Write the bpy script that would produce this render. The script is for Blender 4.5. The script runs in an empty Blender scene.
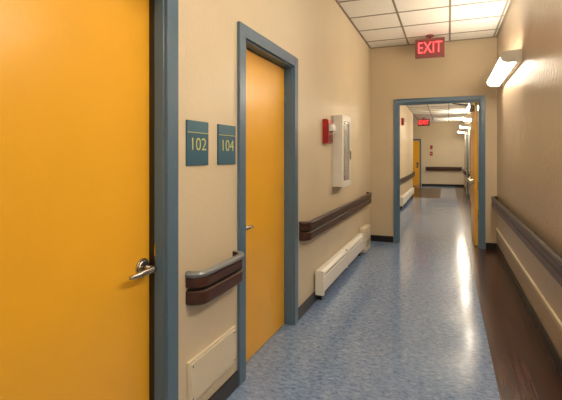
import bpy, bmesh, math, random
from mathutils import Vector
random.seed(3)
sc = bpy.context.scene
try:
    sc.view_settings.view_transform = 'Standard'
except Exception as e:
    print(e)

# ---------------------------------------------------------------- materials
def s2l(c):
    return tuple(((v/255.0)/12.92 if v/255.0 <= 0.04045 else ((v/255.0+0.055)/1.055)**2.4) for v in c)

def mat(name, rgb, rough=0.5, metal=0.0, var=0.0, vscale=3.0, bump=0.0, bscale=60.0, emit=None, estr=0.0, coat=0.0, spec=0.5):
    m = bpy.data.materials.new(name); m.use_nodes = True
    nt = m.node_tree; b = nt.nodes['Principled BSDF']
    c = s2l(rgb)
    b.inputs['Base Color'].default_value = (*c, 1)
    b.inputs['Roughness'].default_value = rough
    b.inputs['Metallic'].default_value = metal
    b.inputs['Coat Weight'].default_value = coat
    b.inputs['Specular IOR Level'].default_value = spec
    tc = nt.nodes.new('ShaderNodeTexCoord')
    if var > 0:
        n = nt.nodes.new('ShaderNodeTexNoise'); n.inputs['Scale'].default_value = vscale
        n.inputs['Detail'].default_value = 5
        r = nt.nodes.new('ShaderNodeValToRGB')
        r.color_ramp.elements[0].position = 0.3; r.color_ramp.elements[1].position = 0.7
        r.color_ramp.elements[0].color = (*[x*(1-var) for x in c], 1)
        r.color_ramp.elements[1].color = (*[min(1, x*(1+var)) for x in c], 1)
        nt.links.new(tc.outputs['Object'], n.inputs['Vector'])
        nt.links.new(n.outputs['Fac'], r.inputs['Fac'])
        nt.links.new(r.outputs['Color'], b.inputs['Base Color'])
    if bump > 0:
        n2 = nt.nodes.new('ShaderNodeTexNoise'); n2.inputs['Scale'].default_value = bscale
        n2.inputs['Detail'].default_value = 3
        bp = nt.nodes.new('ShaderNodeBump'); bp.inputs['Strength'].default_value = bump
        bp.inputs['Distance'].default_value = 0.01
        nt.links.new(tc.outputs['Object'], n2.inputs['Vector'])
        nt.links.new(n2.outputs['Fac'], bp.inputs['Height'])
        nt.links.new(bp.outputs['Normal'], b.inputs['Normal'])
    if emit:
        b.inputs['Emission Color'].default_value = (*s2l(emit), 1)
        b.inputs['Emission Strength'].default_value = estr
    return m

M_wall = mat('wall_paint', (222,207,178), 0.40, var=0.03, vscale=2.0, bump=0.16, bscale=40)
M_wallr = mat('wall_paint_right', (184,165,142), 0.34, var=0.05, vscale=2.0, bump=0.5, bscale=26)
M_wallend = mat('wall_paint_end', (202,184,154), 0.5, var=0.03, vscale=2.0, bump=0.1, bscale=45)
M_wains = mat('wainscot_cream', (214,200,172), 0.4, var=0.03, vscale=3)
M_yel = mat('door_yellow', (246,184,50), 0.28, var=0.035, vscale=2.5, bump=0.10, bscale=30)
M_blue = mat('frame_blue', (90,117,140), 0.32, var=0.05, vscale=8, bump=0.10, bscale=30)
M_black = mat('base_black', (26,22,22), 0.35, var=0.1, vscale=10)
M_gap = mat('gap_dark', (14,12,12), 0.8)
M_brown = mat('rail_brown', (74,46,36), 0.33, var=0.25, vscale=14, bump=0.08, bscale=60)
M_cap = mat('rail_cap_grey', (138,142,146), 0.28, metal=0.3, var=0.06, vscale=10)
M_capd = mat('rail_cap_dark', (44,38,38), 0.3, var=0.1, vscale=10)
M_cream = mat('enamel_cream', (226,214,188), 0.38, var=0.02, vscale=4)
M_white = mat('enamel_white', (236,232,222), 0.35, var=0.02, vscale=4)
M_steel = mat('brushed_steel', (190,186,180), 0.22, metal=1.0, var=0.05, vscale=30)
M_dsteel = mat('dark_steel', (70,66,62), 0.35, metal=0.8, var=0.05, vscale=30)
M_teal = mat('sign_teal', (52,98,122), 0.4, var=0.04, vscale=8)
M_teal2 = mat('sign_teal_light', (64,112,134), 0.4, var=0.04, vscale=8)
M_syel = mat('sign_text', (214,214,140), 0.5, var=0.02, vscale=8)
M_red = mat('alarm_red', (176,30,26), 0.35, var=0.04, vscale=8)
M_exh = mat('exit_housing', (130,66,66), 0.4, var=0.03, vscale=8)
M_exl = mat('exit_letters', (255,70,70), 0.4, emit=(255,60,66), estr=4.5)
M_tile = mat('ceiling_tile', (240,238,232), 0.9, var=0.07, vscale=60, bump=0.25, bscale=120)
M_tbar = mat('ceiling_grid', (140,132,120), 0.5, var=0.02, vscale=8)
M_glow = mat('lamp_diffuser', (255,248,235), 0.4, emit=(255,238,212), estr=27.0)
M_glow2 = mat('lamp_diffuser_rear', (255,248,235), 0.4, emit=(255,240,218), estr=28.0)
M_fillc = mat('fill_lens', (255,250,240), 0.4, emit=(255,244,226), estr=5.6)  # glow of the added fill panels on the ceiling
M_strobe = mat('strobe_lens', (222,226,228), 0.1, var=0.02, vscale=8)

def glass_mat():
    m = mat('cabinet_glass', (205,210,208), 0.06)
    b = m.node_tree.nodes['Principled BSDF']
    b.inputs['Alpha'].default_value = 0.35
    return m
M_glass = glass_mat()

def floor_blue():
    m = bpy.data.materials.new('floor_blue_linoleum'); m.use_nodes = True
    nt = m.node_tree; b = nt.nodes['Principled BSDF']
    tc = nt.nodes.new('ShaderNodeTexCoord')
    n1 = nt.nodes.new('ShaderNodeTexNoise'); n1.inputs['Scale'].default_value = 26; n1.inputs['Detail'].default_value = 10; n1.inputs['Roughness'].default_value = 0.85; n1.inputs['Distortion'].default_value = 0.6
    mp = nt.nodes.new('ShaderNodeMapping'); mp.inputs['Scale'].default_value = (0.9, 1.5, 1)
    r = nt.nodes.new('ShaderNodeValToRGB')
    e = r.color_ramp.elements
    e[0].position = 0.36; e[0].color = (*s2l((72,104,154)), 1)
    e[1].position = 0.64; e[1].color = (*s2l((170,192,222)), 1)
    nt.links.new(tc.outputs['Object'], mp.inputs['Vector']); nt.links.new(mp.outputs['Vector'], n1.inputs['Vector'])
    nt.links.new(n1.outputs['Fac'], r.inputs['Fac'])
    n3 = nt.nodes.new('ShaderNodeTexNoise'); n3.inputs['Scale'].default_value = 1.3; n3.inputs['Detail'].default_value = 3
    mx = nt.nodes.new('ShaderNodeMix'); mx.data_type = 'RGBA'; mx.blend_type = 'MULTIPLY'
    r3 = nt.nodes.new('ShaderNodeValToRGB'); r3.color_ramp.elements[0].color = (.84,.84,.86,1); r3.color_ramp.elements[1].color = (1,1,1,1)
    nt.links.new(tc.outputs['Object'], n3.inputs['Vector']); nt.links.new(n3.outputs['Fac'], r3.inputs['Fac'])
    mx.inputs[0].default_value = 1.0
    nt.links.new(r.outputs['Color'], mx.inputs[6]); nt.links.new(r3.outputs['Color'], mx.inputs[7])
    nt.links.new(mx.outputs[2], b.inputs['Base Color'])
    rr = nt.nodes.new('ShaderNodeMapRange'); rr.inputs[3].default_value = 0.06; rr.inputs[4].default_value = 0.22
    nt.links.new(n1.outputs['Fac'], rr.inputs[0]); nt.links.new(rr.outputs[0], b.inputs['Roughness'])
    n2 = nt.nodes.new('ShaderNodeTexNoise'); n2.inputs['Scale'].default_value = 14; n2.inputs['Detail'].default_value = 3
    bp = nt.nodes.new('ShaderNodeBump'); bp.inputs['Strength'].default_value = 0.07; bp.inputs['Distance'].default_value = 0.01
    nt.links.new(tc.outputs['Object'], n2.inputs['Vector']); nt.links.new(n2.outputs['Fac'], bp.inputs['Height']); nt.links.new(bp.outputs['Normal'], b.inputs['Normal'])
    return m
M_fblue = floor_blue()

def floor_brown():
    m = bpy.data.materials.new('floor_brown_plank'); m.use_nodes = True
    nt = m.node_tree; b = nt.nodes['Principled BSDF']
    tc = nt.nodes.new('ShaderNodeTexCoord')
    mp = nt.nodes.new('ShaderNodeMapping'); mp.inputs['Scale'].default_value = (30, 1.6, 1)
    n1 = nt.nodes.new('ShaderNodeTexNoise'); n1.inputs['Scale'].default_value = 1.5; n1.inputs['Detail'].default_value = 8
    r = nt.nodes.new('ShaderNodeValToRGB'); e = r.color_ramp.elements
    e[0].position = 0.3; e[0].color = (*s2l((38,23,20)), 1); e[1].position = 0.7; e[1].color = (*s2l((98,64,52)), 1)
    nt.links.new(tc.outputs['Object'], mp.inputs['Vector']); nt.links.new(mp.outputs['Vector'], n1.inputs['Vector'])
    br = nt.nodes.new('ShaderNodeTexBrick'); br.inputs['Scale'].default_value = 1.0
    br.inputs['Brick Width'].default_value = 0.9; br.inputs['Row Height'].default_value = 0.10; br.inputs['Mortar Size'].default_value = 0.0025
    br.inputs['Color1'].default_value = (1,1,1,1); br.inputs['Color2'].default_value = (0.72,0.72,0.72,1); br.inputs['Mortar'].default_value = (0.25,0.25,0.25,1)
    mp2 = nt.nodes.new('ShaderNodeMapping'); mp2.inputs['Rotation'].default_value = (0,0,math.pi/2)
    nt.links.new(tc.outputs['Object'], mp2.inputs['Vector']); nt.links.new(mp2.outputs['Vector'], br.inputs['Vector'])
    mx = nt.nodes.new('ShaderNodeMix'); mx.data_type='RGBA'; mx.blend_type='MULTIPLY'; mx.inputs[0].default_value=1.0
    nt.links.new(n1.outputs['Fac'], r.inputs['Fac']); nt.links.new(r.outputs['Color'], mx.inputs[6]); nt.links.new(br.outputs['Color'], mx.inputs[7])
    nt.links.new(mx.outputs[2], b.inputs['Base Color'])
    b.inputs['Roughness'].default_value = 0.24
    return m
M_fbrown = floor_brown()

# ---------------------------------------------------------------- mesh builder
class MB:
    def __init__(s): s.v=[]; s.f=[]; s.m=[]; s.mats=[]; s.smooth=[]
    def mi(s, m):
        if m not in s.mats: s.mats.append(m)
        return s.mats.index(m)
    def add(s, vs, fs, m, smooth=False):
        o=len(s.v); s.v+= [tuple(v) for v in vs]; k=s.mi(m)
        for f in fs: s.f.append(tuple(o+i for i in f)); s.m.append(k); s.smooth.append(smooth)
    def box(s, x0,x1,y0,y1,z0,z1,m):
        vs=[(x0,y0,z0),(x1,y0,z0),(x1,y1,z0),(x0,y1,z0),(x0,y0,z1),(x1,y0,z1),(x1,y1,z1),(x0,y1,z1)]
        s.add(vs,[(0,3,2,1),(4,5,6,7),(0,1,5,4),(1,2,6,5),(2,3,7,6),(3,0,4,7)],m)
    def tube(s, pts, r, m, seg=14, cap=True, smooth=True):
        pts=[Vector(p) for p in pts]; rs = r if isinstance(r,(list,tuple)) else [r]*len(pts)
        vs=[]; fs=[]; ref=None
        for i,p in enumerate(pts):
            t=(pts[min(i+1,len(pts)-1)]-pts[max(i-1,0)])
            t.normalize()
            if ref is None:
                ref=Vector((0,0,1)) if abs(t.z)<0.9 else Vector((1,0,0))
            a=t.cross(ref).normalized(); b=a.cross(t).normalized(); ref=b
            for k in range(seg):
                an=2*math.pi*k/seg
                vs.append(p+a*math.cos(an)*rs[i]+b*math.sin(an)*rs[i])
        for i in range(len(pts)-1):
            for k in range(seg):
                fs.append((i*seg+k,i*seg+(k+1)%seg,(i+1)*seg+(k+1)%seg,(i+1)*seg+k))
        s.add(vs,fs,m,smooth)
        if cap:
            s.add(vs[:seg],[tuple(range(seg-1,-1,-1))],m); s.add(vs[-seg:],[tuple(range(seg))],m)
    def sweep(s, path, prof, pm, closed=True):
        P=len(prof); vs=[]
        for (x,y,nx,ny) in path:
            for (n,z) in prof: vs.append((x+nx*n,y+ny*n,z))
        segs = P if closed else P-1
        for i in range(len(path)-1):
            for k in range(segs):
                k2=(k+1)%P
                s.add([vs[i*P+k],vs[i*P+k2],vs[(i+1)*P+k2],vs[(i+1)*P+k]],[(0,1,2,3)],pm[k],False)
        s.add(vs[:P],[tuple(range(P))],pm[0]); s.add(vs[-P:],[tuple(range(P-1,-1,-1))],pm[0])
    def obj(s, name, bevel=0.0, parent=None, seg=2):
        me=bpy.data.meshes.new(name); me.from_pydata(s.v,[],s.f)
        for m in s.mats: me.materials.append(m)
        for i,p in enumerate(me.polygons): p.material_index=s.m[i]; p.use_smooth=s.smooth[i]
        bm=bmesh.new(); bm.from_mesh(me); bmesh.ops.remove_doubles(bm,verts=bm.verts,dist=1e-5)
        bmesh.ops.recalc_face_normals(bm,faces=bm.faces); bm.to_mesh(me); bm.free()
        o=bpy.data.objects.new(name,me); sc.collection.objects.link(o)
        if bevel>0:
            b=o.modifiers.new('bev','BEVEL'); b.width=bevel; b.segments=seg; b.limit_method='ANGLE'; b.angle_limit=math.radians(40)
        if parent: o.parent=parent
        return o
def empty(name):
    e=bpy.data.objects.new(name,None); e.empty_display_size=0.1; sc.collection.objects.link(e); return e

# ---------------------------------------------------------------- dimensions
XL=-1.195; XR=0.68; H=3.18; H2=2.96
YE=7.07; YE2=7.22; YB=-3.0; YC=16.3; YF=21.0; XFL=-4.0
T=0.16
OP_T=2.14
D1=(0.64,1.60); D2=(2.39,3.31)
EX0,EX1,EZT=-0.757,0.462,2.25

w=MB()
def wall_y(w,x0,x1,y0,y1,H,ops,m):
    cur=y0
    for (a,b,t) in ops:
        w.box(x0,x1,cur,a,0,H,m); w.box(x0,x1,a,b,t,H,m); cur=b
    w.box(x0,x1,cur,y1,0,H,m)
wall_y(w,XL-T,XL,YB,YE,H,[(D1[0],D1[1],OP_T),(D2[0],D2[1],OP_T)],M_wall)
w.obj('wall_left')
w=MB(); w.box(XL-T,XL,YE2,YC,0,H2,M_wall); w.box(XFL,XL-T,YC-T,YC,0,H2,M_wall); w.obj('wall_left_rear')
w=MB(); w.box(XFL-T,XFL,YC-T,YF+T,0,H2,M_wall); w.obj('wall_side_hall')
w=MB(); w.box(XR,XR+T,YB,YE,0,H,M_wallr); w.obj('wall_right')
w=MB(); w.box(XR,XR+T,YE2,YF+T,0,H2,M_wall); w.obj('wall_right_rear')
w=MB(); w.box(XFL,XR,YF,YF+T,0,H2,M_wall); w.obj('wall_far')
w=MB(); w.box(XL-T,XR+T,YB-T,YB,0,H,M_wall); w.obj('wall_behind')
w=MB()
w.box(XL-T,EX0,YE,YE2,0,H,M_wallend); w.box(EX1,XR+T,YE,YE2,0,H,M_wallend); w.box(EX0,EX1,YE,YE2,EZT,H,M_wallend)
w.obj('wall_end')

SX=0.28
f=MB()
def fl(x0,x1,y0,y1,m): f.box(x0,x1,y0,y1,-0.05,0,m)
fl(XL-T,SX,YB-T,15.0,M_fblue); fl(SX,XR+T,YB-T,YF+T,M_fbrown)
fl(XL-T,-0.25,15.0,19.6,M_fbrown); fl(-0.25,SX,15.0,19.6,M_fblue); fl(XL-T,SX,19.6,YF+T,M_fblue)
fl(XFL-T,XL-T,YC-T,YF+T,M_fbrown)
f.obj('floor')

c=MB(); c.box(XL-T,XR+T,YB-T,YE2,H,H+0.06,M_tile)
for x in (XL+0.61,XL+1.22,XL+1.83): c.box(x-0.012,x+0.012,YB,YE,H-0.006,H,M_tbar)
y=YE-0.42
while y>YB: c.box(XL,XR,y-0.012,y+0.012,H-0.005,H,M_tbar); y-=0.61
c.box(XL,XL+0.02,YB,YE,H-0.012,H,M_tbar); c.box(XR-0.02,XR,YB,YE,H-0.012,H,M_tbar); c.box(XL,XR,YE-0.02,YE,H-0.012,H,M_tbar)
c.obj('ceiling')
c=MB(); c.box(XFL-T,XR+T,YE2,YF+T,H2,H2+0.06,M_tile)
for x in (XL+0.61,XL+1.22,XL+1.83,XL): c.box(x-0.012,x+0.012,YE2,YF,H2-0.006,H2,M_tbar)
y=YE2+0.3
while y<YF: c.box(XL if y<YC else XFL,XR,y-0.012,y+0.012,H2-0.005,H2,M_tbar); y+=0.61
c.obj('ceiling_rear')

def base(name,bx): 
    b=MB()
    for q in bx: b.box(*q,0,0.10,M_black)
    b.obj(name,0.004)
FW=0.08; FP=0.02
base('baseboard_left',[(XL,XL+0.012,YB,D1[0]-FW),(XL,XL+0.012,D1[1]+FW+.005,D2[0]-FW-.005),(XL,XL+0.012,D2[1]+FW+.005,YE)])
base('baseboard_right',[(XR-0.012,XR,YB,YE-.0)])
base('baseboard_end',[(XL+0.012,EX0-0.065,YE-0.012,YE),(EX1+0.065,XR-0.012,YE-0.012,YE)])
base('baseboard_rear_left',[(XL,XL+0.012,YE2,YC)])
base('baseboard_rear_right',[(XR-0.012,XR,YE2,13.4),(XR-0.012,XR,14.5,16.4),(XR-0.012,XR,17.5,YF)])
base('baseboard_far',[(-1.15,XR-0.012,YF-0.012,YF)])

# ---------------------------------------------------------------- doors in the left wall
def lever(b, x, y, z, s, dirn):
    def ring(x0,x1,r0,r1,m): b.tube([(x0,y,z),(x1,y,z)],[r0,r1],m,seg=28)
    ring(x,x+0.008*s,0.036*s,0.036*s,M_steel); ring(x+0.008*s,x+0.014*s,0.034*s,0.026*s,M_steel)
    ring(x+0.014*s,x+0.05*s,0.012*s,0.012*s,M_steel)
    xx=x+0.055*s
    b.tube([(xx-0.01*s,y,z),(xx+0.002,y,z),(xx+0.004,y+dirn*0.02*s,z),(xx+0.002,y+dirn*0.06*s,z-0.002),(xx-0.002,y+dirn*0.095*s,z-0.004),(xx-0.015,y+dirn*0.118*s,z-0.008)],
           [0.013*s,0.014*s,0.012*s,0.011*s,0.010*s,0.007*s],M_steel,seg=16)
    b.tube([(xx+0.008,y,z),(xx+0.014,y,z)],[0.007,0.006],M_dsteel,seg=12)

def wall_door(name,y0,y1,top,latch_high):
    e=empty(name)
    rec=0.07
    b=MB()
    xo=XL+FP; xi=XL-T+0.02
    for (a,c2,inn) in ((y0-FW,y0+0.004,1),(y1-0.004,y1+FW,-1)):
        b.box(XL+0.0005,xo,a,c2,0,top+FW,M_blue)
    b.box(XL+0.0005,xo,y0+0.004,y1-0.004,top,top+FW,M_blue)
    b.box(xi,XL+0.002,y0+0.0,y0+0.012,0,top-0.0,M_blue); b.box(xi,XL+0.002,y1-0.012,y1,0,top,M_blue); b.box(xi,XL+0.002,y0,y1,top-0.012,top,M_blue)
    b.box(xi,XL-rec-0.046,y0+0.012,y0+0.028,0,top-0.012,M_blue); b.box(xi,XL-rec-0.046,y1-0.028,y1-0.012,0,top-0.012,M_blue)
    b.obj('frame',0.004,e)
    g=MB(); g.box(xi-0.01,xi+0.0,y0+.001,y1-.001,0,top,M_gap); g.obj('door_shadow_backing',0,e)
    d=MB(); gp=0.018
    d.box(XL-rec-0.042,XL-rec,y0+gp,y1-gp,0.008,top-gp,M_yel); d.obj('leaf',0.003,e)
    h=MB()
    if latch_high: lever(h,XL-rec,y1-0.07,0.905,1.12,-1)
    else: lever(h,XL-rec,y0+0.075,0.935,1.0,1)
    h.obj('lever_handle',0,e)
    q=MB()
    yh = y0+gp if latch_high else y1-gp
    for z in (0.25,1.05,1.85): q.tube([(XL-rec+0.006,yh,z-0.05),(XL-rec+0.006,yh,z+0.05)],0.007,M_blue,seg=10)
    q.obj('hinges',0,e)
    if latch_high:
        k=MB(); k.box(XL-rec-0.04,XL-rec+0.022,y1-0.0165,y1-0.012,0.0,top-0.012,M_dsteel); k.box(XL-rec+0.022,XL-rec+0.03,y1-0.0145,y1-0.012,0.87,1.0,M_steel); k.obj('jamb_shade_and_strike',0,e)  # dark strip put in as the jamb's shadow, plus a steel strike
wall_door('door_1',*D1,OP_T,True)
wall_door('door_2',*D2,OP_T,False)

# ---------------------------------------------------------------- end doorway frame + open door
e=empty('door_3')
b=MB()
for (a,c2) in ((EX0-0.06,EX0+0.004),(EX1-0.004,EX1+0.06)):
    b.box(a,c2,YE-0.02,YE-0.0005,0,EZT+0.06,M_blue); b.box(a,c2,YE2+0.0005,YE2+0.02,0,EZT+0.06,M_blue)
for (p,q) in ((YE-0.02,YE-0.0005),(YE2+0.0005,YE2+0.02)): b.box(EX0+0.004,EX1-0.004,p,q,EZT,EZT+0.06,M_blue)
b.box(EX0,EX0+0.014,YE-0.001,YE2+0.001,0,EZT,M_blue); b.box(EX1-0.014,EX1,YE-0.001,YE2+0.001,0,EZT,M_blue); b.box(EX0,EX1,YE-0.001,YE2+0.001,EZT-0.014,EZT,M_blue)
b.box(EX0+0.014,EX0+0.03,YE+0.03,YE+0.07,0,EZT-0.014,M_blue);b.box(EX1-0.03,EX1-0.014,YE+0.03,YE+0.07,0,EZT-0.014,M_blue);b.box(EX0+0.014,EX1-0.014,YE+0.03,YE+0.07,EZT-0.03,EZT-0.014,M_blue)
b.obj('frame',0.004,e)
d=MB(); lx=EX1-0.075
d.box(lx,lx+0.044,YE2+0.025,YE2+1.12,0.01,EZT-0.02,M_yel); d.obj('leaf',0.003,e)
d=MB()
d.box(lx-0.05,lx,YE2+0.15,YE2+0.22,0.95,1.03,M_steel); d.box(lx-0.05,lx,YE2+0.95,YE2+1.02,0.95,1.03,M_steel)
d.box(lx-0.07,lx-0.04,YE2+0.15,YE2+1.02,0.965,1.015,M_steel); d.obj('push_bar',0.006,e)
d=MB()
d.box(lx-0.06,lx,YE2+0.12,YE2+0.38,EZT-0.13,EZT-0.05,M_dsteel)
d.tube([(lx-0.03,YE2+0.2,EZT-0.045),(lx-0.20,YE2+0.12,EZT-0.03),(lx-0.32,YE2+0.03,EZT-0.02)],0.011,M_dsteel,seg=10)
d.obj('door_closer',0.005,e)

# ---------------------------------------------------------------- handrails
def rail_prof(z0,z1,topm):
    h=z1-z0
    P=[(0.0,z0),(0.020,z0+0.004),(0.026,z0+0.012),(0.026,z0+0.40*h),(0.020,z0+0.43*h),(0.010,z0+0.45*h),(0.010,z0+0.49*h),(0.020,z0+0.51*h),(0.026,z0+0.54*h),
       (0.026,z0+0.78*h),(0.018,z0+0.80*h),(0.018,z0+0.83*h),(0.030,z0+0.85*h),(0.034,z0+0.92*h),(0.028,z1-0.002),(0.012,z1),(0.0,z1-0.004)]
    m=[M_brown]*len(P)
    for k in (4,5,6): m[k]=M_capd
    for k in range(10,16): m[k]=topm
    return P,m
def plan_path(xw,sgn,y0,y1,off,r=0.06,n=10):
    pts=[]
    X=xw+sgn*off
    pts.append((xw+sgn*0.001,y0,0,-1)); 
    cx=X-sgn*r
    pts.append((cx,y0,0,-1))
    for i in range(1,n+1):
        a=math.pi/2*i/n
        pts.append((cx+sgn*r*math.sin(a),y0+r-r*math.cos(a),sgn*math.sin(a),-math.cos(a)))
    for i in range(0,n+1):
        a=math.pi/2*(1-i/n)
        pts.append((cx+sgn*r*math.sin(a),y1-r+r*math.cos(a),sgn*math.sin(a),math.cos(a)))
    pts.append((xw+sgn*0.001,y1,0,1))
    return pts
def handrail(xw,sgn,y0,y1,z0,z1,topm):
    e=empty('handrail')
    b=MB(); P,m=rail_prof(z0,z1,topm); b.sweep(plan_path(xw,sgn,y0+.03,y1-.03,0.062,0.055),P,m); b.obj('rail',0.0,e)
    k=MB(); n=max(2,int((y1-y0)/0.9)+1)
    for i in range(n):
        yy=y0+0.16+(y1-y0-0.32)*i/(n-1)
        xs=sorted((xw+sgn*0.0005,xw+sgn*0.064)); k.box(xs[0],xs[1],yy-0.03,yy+0.03,z0+0.03,z1-0.05,M_dsteel)
    k.obj('brackets',0.004,e)
handrail(XL,1,1.76,2.28,0.665,0.835,M_cap)
handrail(XL,1,3.46,6.75,0.665,0.835,M_brown)
handrail(XR,-1,-2.5,6.98,0.655,0.81,M_capd)
handrail(XL,1,7.4,16.1,0.665,0.825,M_brown)
handrail(XR,-1,8.6,13.2,0.665,0.825,M_brown)
handrail(XR,-1,14.7,16.2,0.665,0.825,M_brown)
handrail(XR,-1,17.7,20.5,0.665,0.825,M_brown)
e=empty('handrail'); b=MB()
P,m=rail_prof(0.72,0.9,M_brown)
b.sweep([(-0.95,YF-0.001,-1,0),(-0.95,YF-0.06,-.7,-.7),(-0.90,YF-0.07,0,-1),(0.52,YF-0.07,0,-1),(0.56,YF-0.06,.7,-.7),(0.56,YF-0.001,1,0)],P,m); b.obj('rail',0,e)

b=MB(); b.box(XR-0.02,XR-0.0005,YB,YE-0.02,0.30,0.335,M_wains); b.obj('trim_1',0.005)

# ---------------------------------------------------------------- room signs
def text_mesh(txt,size,depth,m,loc,rot,parent,name,bold=0.0,sx=1.0):
    cu=bpy.data.curves.new(name,'FONT'); cu.body=txt; cu.size=size; cu.extrude=depth; cu.align_x='CENTER'; cu.align_y='CENTER'; cu.offset=bold
    o=bpy.data.objects.new(name,cu); sc.collection.objects.link(o)
    dg=bpy.context.evaluated_depsgraph_get(); dg.update()
    me=bpy.data.meshes.new_from_object(o.evaluated_get(dg)); bpy.data.objects.remove(o)
    o=bpy.data.objects.new(name,me); me.materials.clear(); me.materials.append(m); sc.collection.objects.link(o)
    o.location=loc; o.rotation_euler=rot; o.scale=(sx,1,1); o.parent=parent
    return o
def room_sign(y0,y1,txt):
    e=empty('room_number_sign'); z0,z1=1.352,1.578
    b=MB(); b.box(XL+0.0005,XL+0.008,y0,y1,z0,z1,M_teal); b.box(XL+0.008,XL+0.0095,y0+.002,y1-.002,z1-0.058,z1-.002,M_teal2)
    b.box(XL+0.0095,XL+0.0102,y0+.002,y1-.002,z1-0.061,z1-0.058,M_syel)
    b.obj('plate',0.0015,e)
    text_mesh(txt,0.092,0.001,M_syel,(XL+0.0095,(y0+y1)/2,z0+0.105),(math.pi/2,0,math.pi/2),e,'numerals',-0.0008,1.15)
    b=MB(); random.seed(int(txt))
    for i in range(8):
        for r in range(3):
            if random.random()<.6: 
                yy=(y0+y1)/2-0.035+i*0.009; zz=z0+0.025+r*0.006; b.box(XL+0.008,XL+0.0092,yy,yy+0.003,zz,zz+0.003,M_teal2)
    b.obj('braille',0,e)
room_sign(1.765,1.965,'102'); room_sign(2.07,2.275,'104')

b=MB(); b.box(XL+0.0005,XL+0.014,1.77,2.27,0.165,0.385,M_cream); b.box(XL+0.014,XL+0.02,1.785,2.255,0.18,0.37,M_cream)
for yy in (1.80,2.24):
    for zz in (0.195,0.355): b.tube([(XL+0.02,yy,zz),(XL+0.0225,yy,zz)],0.005,M_steel,seg=10)
b.obj('access_panel',0.003)

# ---------------------------------------------------------------- baseboard heaters
def heater(y0,y1,z0=0.075,z1=0.30):
    b=MB()
    P=[(0.0,z0),(0.012,z0),(0.060,z0+0.004),(0.075,z0+0.02),(0.075,z1-0.065),(0.066,z1-0.062),(0.064,z1-0.052),(0.074,z1-0.050),(0.072,z1-0.03),(0.045,z1-0.004),(0.0,z1)]
    m=[M_white]*len(P); m[5]=M_dsteel; m[1]=M_dsteel
    xw=XL+0.013
    b.sweep([(xw,y0+0.04,1,0),(xw,y1-0.04,1,0)],P,m)
    for (a,c2) in ((y0,y0+0.04),(y1-0.04,y1)): b.box(xw,xw+0.083,a,c2,z0-0.004,z1+0.003,M_white)
    n=int((y1-y0)/1.1)
    for i in range(1,n+1):
        yy=y0+(y1-y0)*i/(n+1); b.box(xw,xw+0.0765,yy-0.015,yy+0.015,z0,z1+0.001,M_white)
    for yy in (y0+0.1,y1-0.1): b.box(xw,xw+0.04,yy-0.01,yy+0.01,0,z0+0.003,M_dsteel)
    b.obj('baseboard_heater',0.003)
heater(3.90,6.05)
heater(11.6,15.6)
b=MB(); b.box(XL+0.013,XL+0.10,6.06,6.5,0.02,0.36,M_cream); b.box(XL+0.10,XL+0.104,6.09,6.47,0.05,0.33,M_cream)
for i in range(6): b.box(XL+0.104,XL+0.106,6.13,6.43,0.09+i*0.015,0.096+i*0.015,M_dsteel)
b.obj('heater_valve_cover',0.004)

# ---------------------------------------------------------------- extinguisher cabinet
e=empty('fire_extinguisher_cabinet'); b=MB()
y0,y1,z0,z1,dp=4.60,5.02,1.06,1.85,0.095
x0=XL+0.0005; x1=XL+dp
b.box(x0,x0+0.01,y0,y1,z0,z1,M_white); b.box(x0,x1,y0,y0+0.012,z0,z1,M_white); b.box(x0,x1,y1-0.012,y1,z0,z1,M_white)
b.box(x0,x1,y0+.012,y1-.012,z0,z0+0.012,M_white); b.box(x0,x1,y0+.012,y1-.012,z1-0.012,z1,M_white)
b.obj('body',0.002,e)
b=MB(); fx0,fx1=x1+0.001,x1+0.02; s=0.06
b.box(fx0,fx1,y0-.006,y0+s,z0-.006,z1+.006,M_white); b.box(fx0,fx1,y1-s,y1+.006,z0-.006,z1+.006,M_white)
b.box(fx0,fx1,y0+s,y1-s,z0-.006,z0+s,M_white); b.box(fx0,fx1,y0+s,y1-s,z1-s,z1+.006,M_white)
b.box(fx1,fx1+0.012,y1-0.045,y1-0.025,1.36,1.46,M_steel)
b.obj('door_frame',0.003,e)
b=MB(); b.box(fx0+0.006,fx0+0.009,y0+s,y1-s,z0+s,z1-s,M_glass); b.obj('glass',0,e)
b=MB(); cy=(y0+y1)/2; cx=XL+0.058
b.tube([(cx,cy,z0+0.013),(cx,cy,z0+0.03),(cx,cy,z0+0.40),(cx,cy,z0+0.44),(cx,cy,z0+0.46),(cx,cy,z0+0.50)],[0.032,0.036,0.036,0.03,0.016,0.014],M_red,seg=20)
b.box(cx-0.01,cx+0.01,cy-0.02,cy+0.09,z0+0.50,z0+0.515,M_dsteel); b.box(cx-0.01,cx+0.01,cy-0.02,cy+0.08,z0+0.53,z0+0.54,M_dsteel)
b.tube([(cx,cy,z0+.49),(cx,cy-.06,z0+.47),(cx,cy-.075,z0+.35),(cx,cy-.07,z0+.15)],0.009,M_black,seg=10)
b.obj('extinguisher',0,e)

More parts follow.
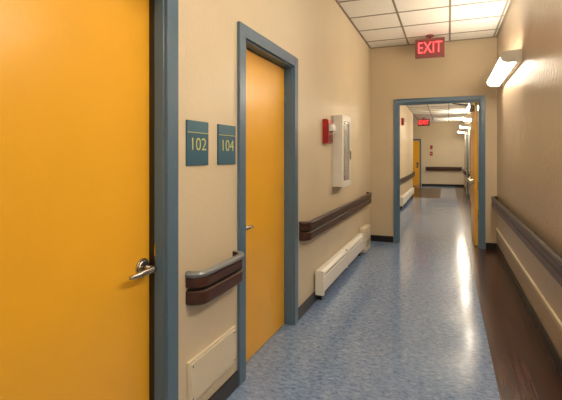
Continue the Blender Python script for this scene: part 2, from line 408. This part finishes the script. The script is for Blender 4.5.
def alarm_x(y0,y1,z0,z1):
    e=empty('fire_alarm_strobe'); b=MB(); x0=XL+0.0005
    b.box(x0,x0+0.045,y0,y1,z0,z1,M_red); b.box(x0+0.045,x0+0.06,y0+.008,y1-.008,z0+.008,z1-.008,M_red)
    zc=(z0+z1)/2
    for i in range(6): b.box(x0+0.06,x0+0.062,y0+0.02,y1-0.02,z0+0.02+i*0.012,z0+0.026+i*0.012,M_gap)
    b.obj('housing',0.005,e)
    b=MB(); b.box(x0+0.06,x0+0.10,y0+0.015,y1-0.015,zc-0.005,zc+0.075,M_strobe); b.obj('lens',0.01,e,3)
alarm_x(4.20,4.40,1.53,1.78)
alarm_x(12.1,12.24,2.25,2.45)
b=MB(); b.box(-0.78,-0.66,YF-0.05,YF-0.0005,1.42,1.60,M_red); b.box(-0.76,-0.68,YF-0.06,YF-0.05,1.5,1.53,M_white); b.obj('fire_alarm_pull_station',0.005)
b=MB(); b.box(-0.80,-0.64,YF-0.03,YF-0.0005,1.70,1.92,M_white); b.box(-0.78,-0.66,YF-0.035,YF-0.03,1.72,1.90,M_red); b.obj('fire_notice_plaque',0.003)

def far_door(name,xa,xb):
    e=empty(name); b=MB()
    b.box(xa-0.07,xa,YF-0.03,YF-0.0005,0,2.2,M_blue); b.box(xb,xb+0.07,YF-0.03,YF-0.0005,0,2.2,M_blue); b.box(xa,xb,YF-0.03,YF-0.0005,2.13,2.2,M_blue); b.obj('frame',0.004,e)
    b=MB(); b.box(xa+.003,xb-.003,YF-0.02,YF-0.0005,0.01,2.125,M_yel); b.obj('leaf',0,e)
    b=MB(); b.tube([(xb-0.1,YF-0.02,0.95),(xb-0.1,YF-0.05,0.95)],0.03,M_steel); b.tube([(xb-0.1,YF-0.06,0.95),(xb-0.22,YF-0.06,0.95)],0.01,M_steel); b.box(xb-0.14,xb-0.06,YF-0.022,YF-0.02,0.85,1.1,M_dsteel); b.obj('lever_handle',0,e)
far_door('door_4',-2.15,-1.24)

# yellow doors in the right wall of the rear corridor
def right_door(name,ya,yb):
    e=empty(name); b=MB()
    b.box(XR-0.05,XR-.0005,ya-0.07,ya,0,2.2,M_blue); b.box(XR-0.05,XR-.0005,yb,yb+0.07,0,2.2,M_blue); b.box(XR-0.05,XR-.0005,ya,yb,2.13,2.2,M_blue); b.obj('frame',0.003,e)
    b=MB(); b.box(XR-0.035,XR-.0005,ya+.003,yb-.003,0.01,2.127,M_yel); b.obj('leaf',0,e)
    b=MB(); b.tube([(XR-0.035,ya+.08,.95),(XR-0.043,ya+.08,.95)],0.034,M_steel); b.tube([(XR-0.043,ya+.08,.95),(XR-0.085,ya+.08,.95),(XR-0.09,ya+.10,.95),(XR-0.085,ya+.2,.945)],0.011,M_steel); b.obj('lever_handle',0,e)
right_door('door_5',13.5,14.4); right_door('door_6',16.5,17.4)

# ---------------------------------------------------------------- exit signs
def exit_sign(xc,yc,ztop,wd,ht,ceil):
    e=empty('exit_sign'); b=MB()
    b.box(xc-wd/2,xc+wd/2,yc,yc+0.05,ztop-ht,ztop,M_exh)
    b.box(xc-wd/2+.012,xc+wd/2-.012,yc-0.004,yc,ztop-ht+.012,ztop-.012,M_exh)
    b.tube([(xc,yc+0.025,ztop),(xc,yc+0.025,ceil)],0.02,M_exh); b.tube([(xc,yc+0.025,ceil-0.015),(xc,yc+0.025,ceil-.001)],0.06,M_exh,seg=24)
    b.obj('housing',0.006,e)
    text_mesh('EXIT',ht*0.86,0.002,M_exl,(xc,yc-0.007,ztop-ht/2),(math.pi/2,0,0),e,'letters',-0.003,sx=wd/ht/2.05*0.98)
exit_sign(-0.25,6.62,3.13,0.41,0.28,H)
exit_sign(-0.92,18.2,2.90,0.46,0.28,H2)

# ---------------------------------------------------------------- wall light fixtures
def fixture(y0,y1,dp=0.135,zc=2.39,glow=None):
    glow=glow or M_glow
    e=empty('wall_light'); b=MB()
    b.box(XR-0.05,XR-0.0005,y0,y1,zc-0.065,zc+0.065,M_white)
    b.obj('back_plate',0.003,e)
    P=[]; n=12
    for i in range(n+1):
        a=-math.pi/2+math.pi*i/n
        P.append((0.051+dp*max(0,math.cos(a))**0.45, zc+0.055*math.sin(a)))
    d=MB(); d.sweep([(XR,y0+0.02,-1,0),(XR,y1-0.02,-1,0)],P,[glow]*len(P)); d.obj('diffuser',0,e)
    c=MB()
    Q=[(n_*1.0+ (0.006 if n_>0.06 else 0), zc+(z-zc)*1.1) for n_,z in P]
    c.sweep([(XR,y0,-1,0),(XR,y0+0.02,-1,0)],Q,[M_white]*len(Q)); c.sweep([(XR,y1-0.02,-1,0),(XR,y1,-1,0)],Q,[M_white]*len(Q)); c.obj('end_caps',0,e)
fixture(-2.2,-0.9); fixture(1.0,2.3); fixture(4.75,6.35)
for y0 in (9.1,12.2,15.6,18.9): fixture(y0,y0+0.95,0.24,2.44,M_glow2)

def fill_troffer(xc,yc,ceil,l=1.2,wd=0.58):  # added ceiling panels, out of view, that brighten and even out the light
    e=empty('fill_ceiling_light'); b=MB(); z=ceil-0.0065
    b.box(xc-wd/2,xc+wd/2,yc-l/2,yc-l/2+0.03,z-0.012,z,M_white); b.box(xc-wd/2,xc+wd/2,yc+l/2-0.03,yc+l/2,z-0.012,z,M_white)
    b.box(xc-wd/2,xc-wd/2+0.03,yc-l/2+.03,yc+l/2-.03,z-0.012,z,M_white); b.box(xc+wd/2-0.03,xc+wd/2,yc-l/2+.03,yc+l/2-.03,z-0.012,z,M_white)
    b.obj('trim_frame',0.003,e)
    b=MB(); b.box(xc-wd/2+.03,xc+wd/2-.03,yc-l/2+.03,yc+l/2-.03,z-0.006,z,M_fillc); b.obj('lens',0,e)
for yc in (-1.9,0.55,3.0): fill_troffer(-0.28,yc,H)
fill_troffer(-2.6,18.5,H2)

# ---------------------------------------------------------------- camera
cd=bpy.data.cameras.new('camera'); cam=bpy.data.objects.new('camera',cd); sc.collection.objects.link(cam)
cam.location=(0,0,1.4); cam.rotation_euler=(math.pi/2,0,math.radians(21.45))
cd.sensor_width=36; cd.lens=425/562*36; cd.shift_y=-44/562; cd.clip_start=0.02
sc.camera=cam
wd=bpy.data.worlds.new('world'); sc.world=wd; wd.use_nodes=True
wd.node_tree.nodes['Background'].inputs[0].default_value=(0.9,0.85,0.8,1); wd.node_tree.nodes['Background'].inputs[1].default_value=0.3
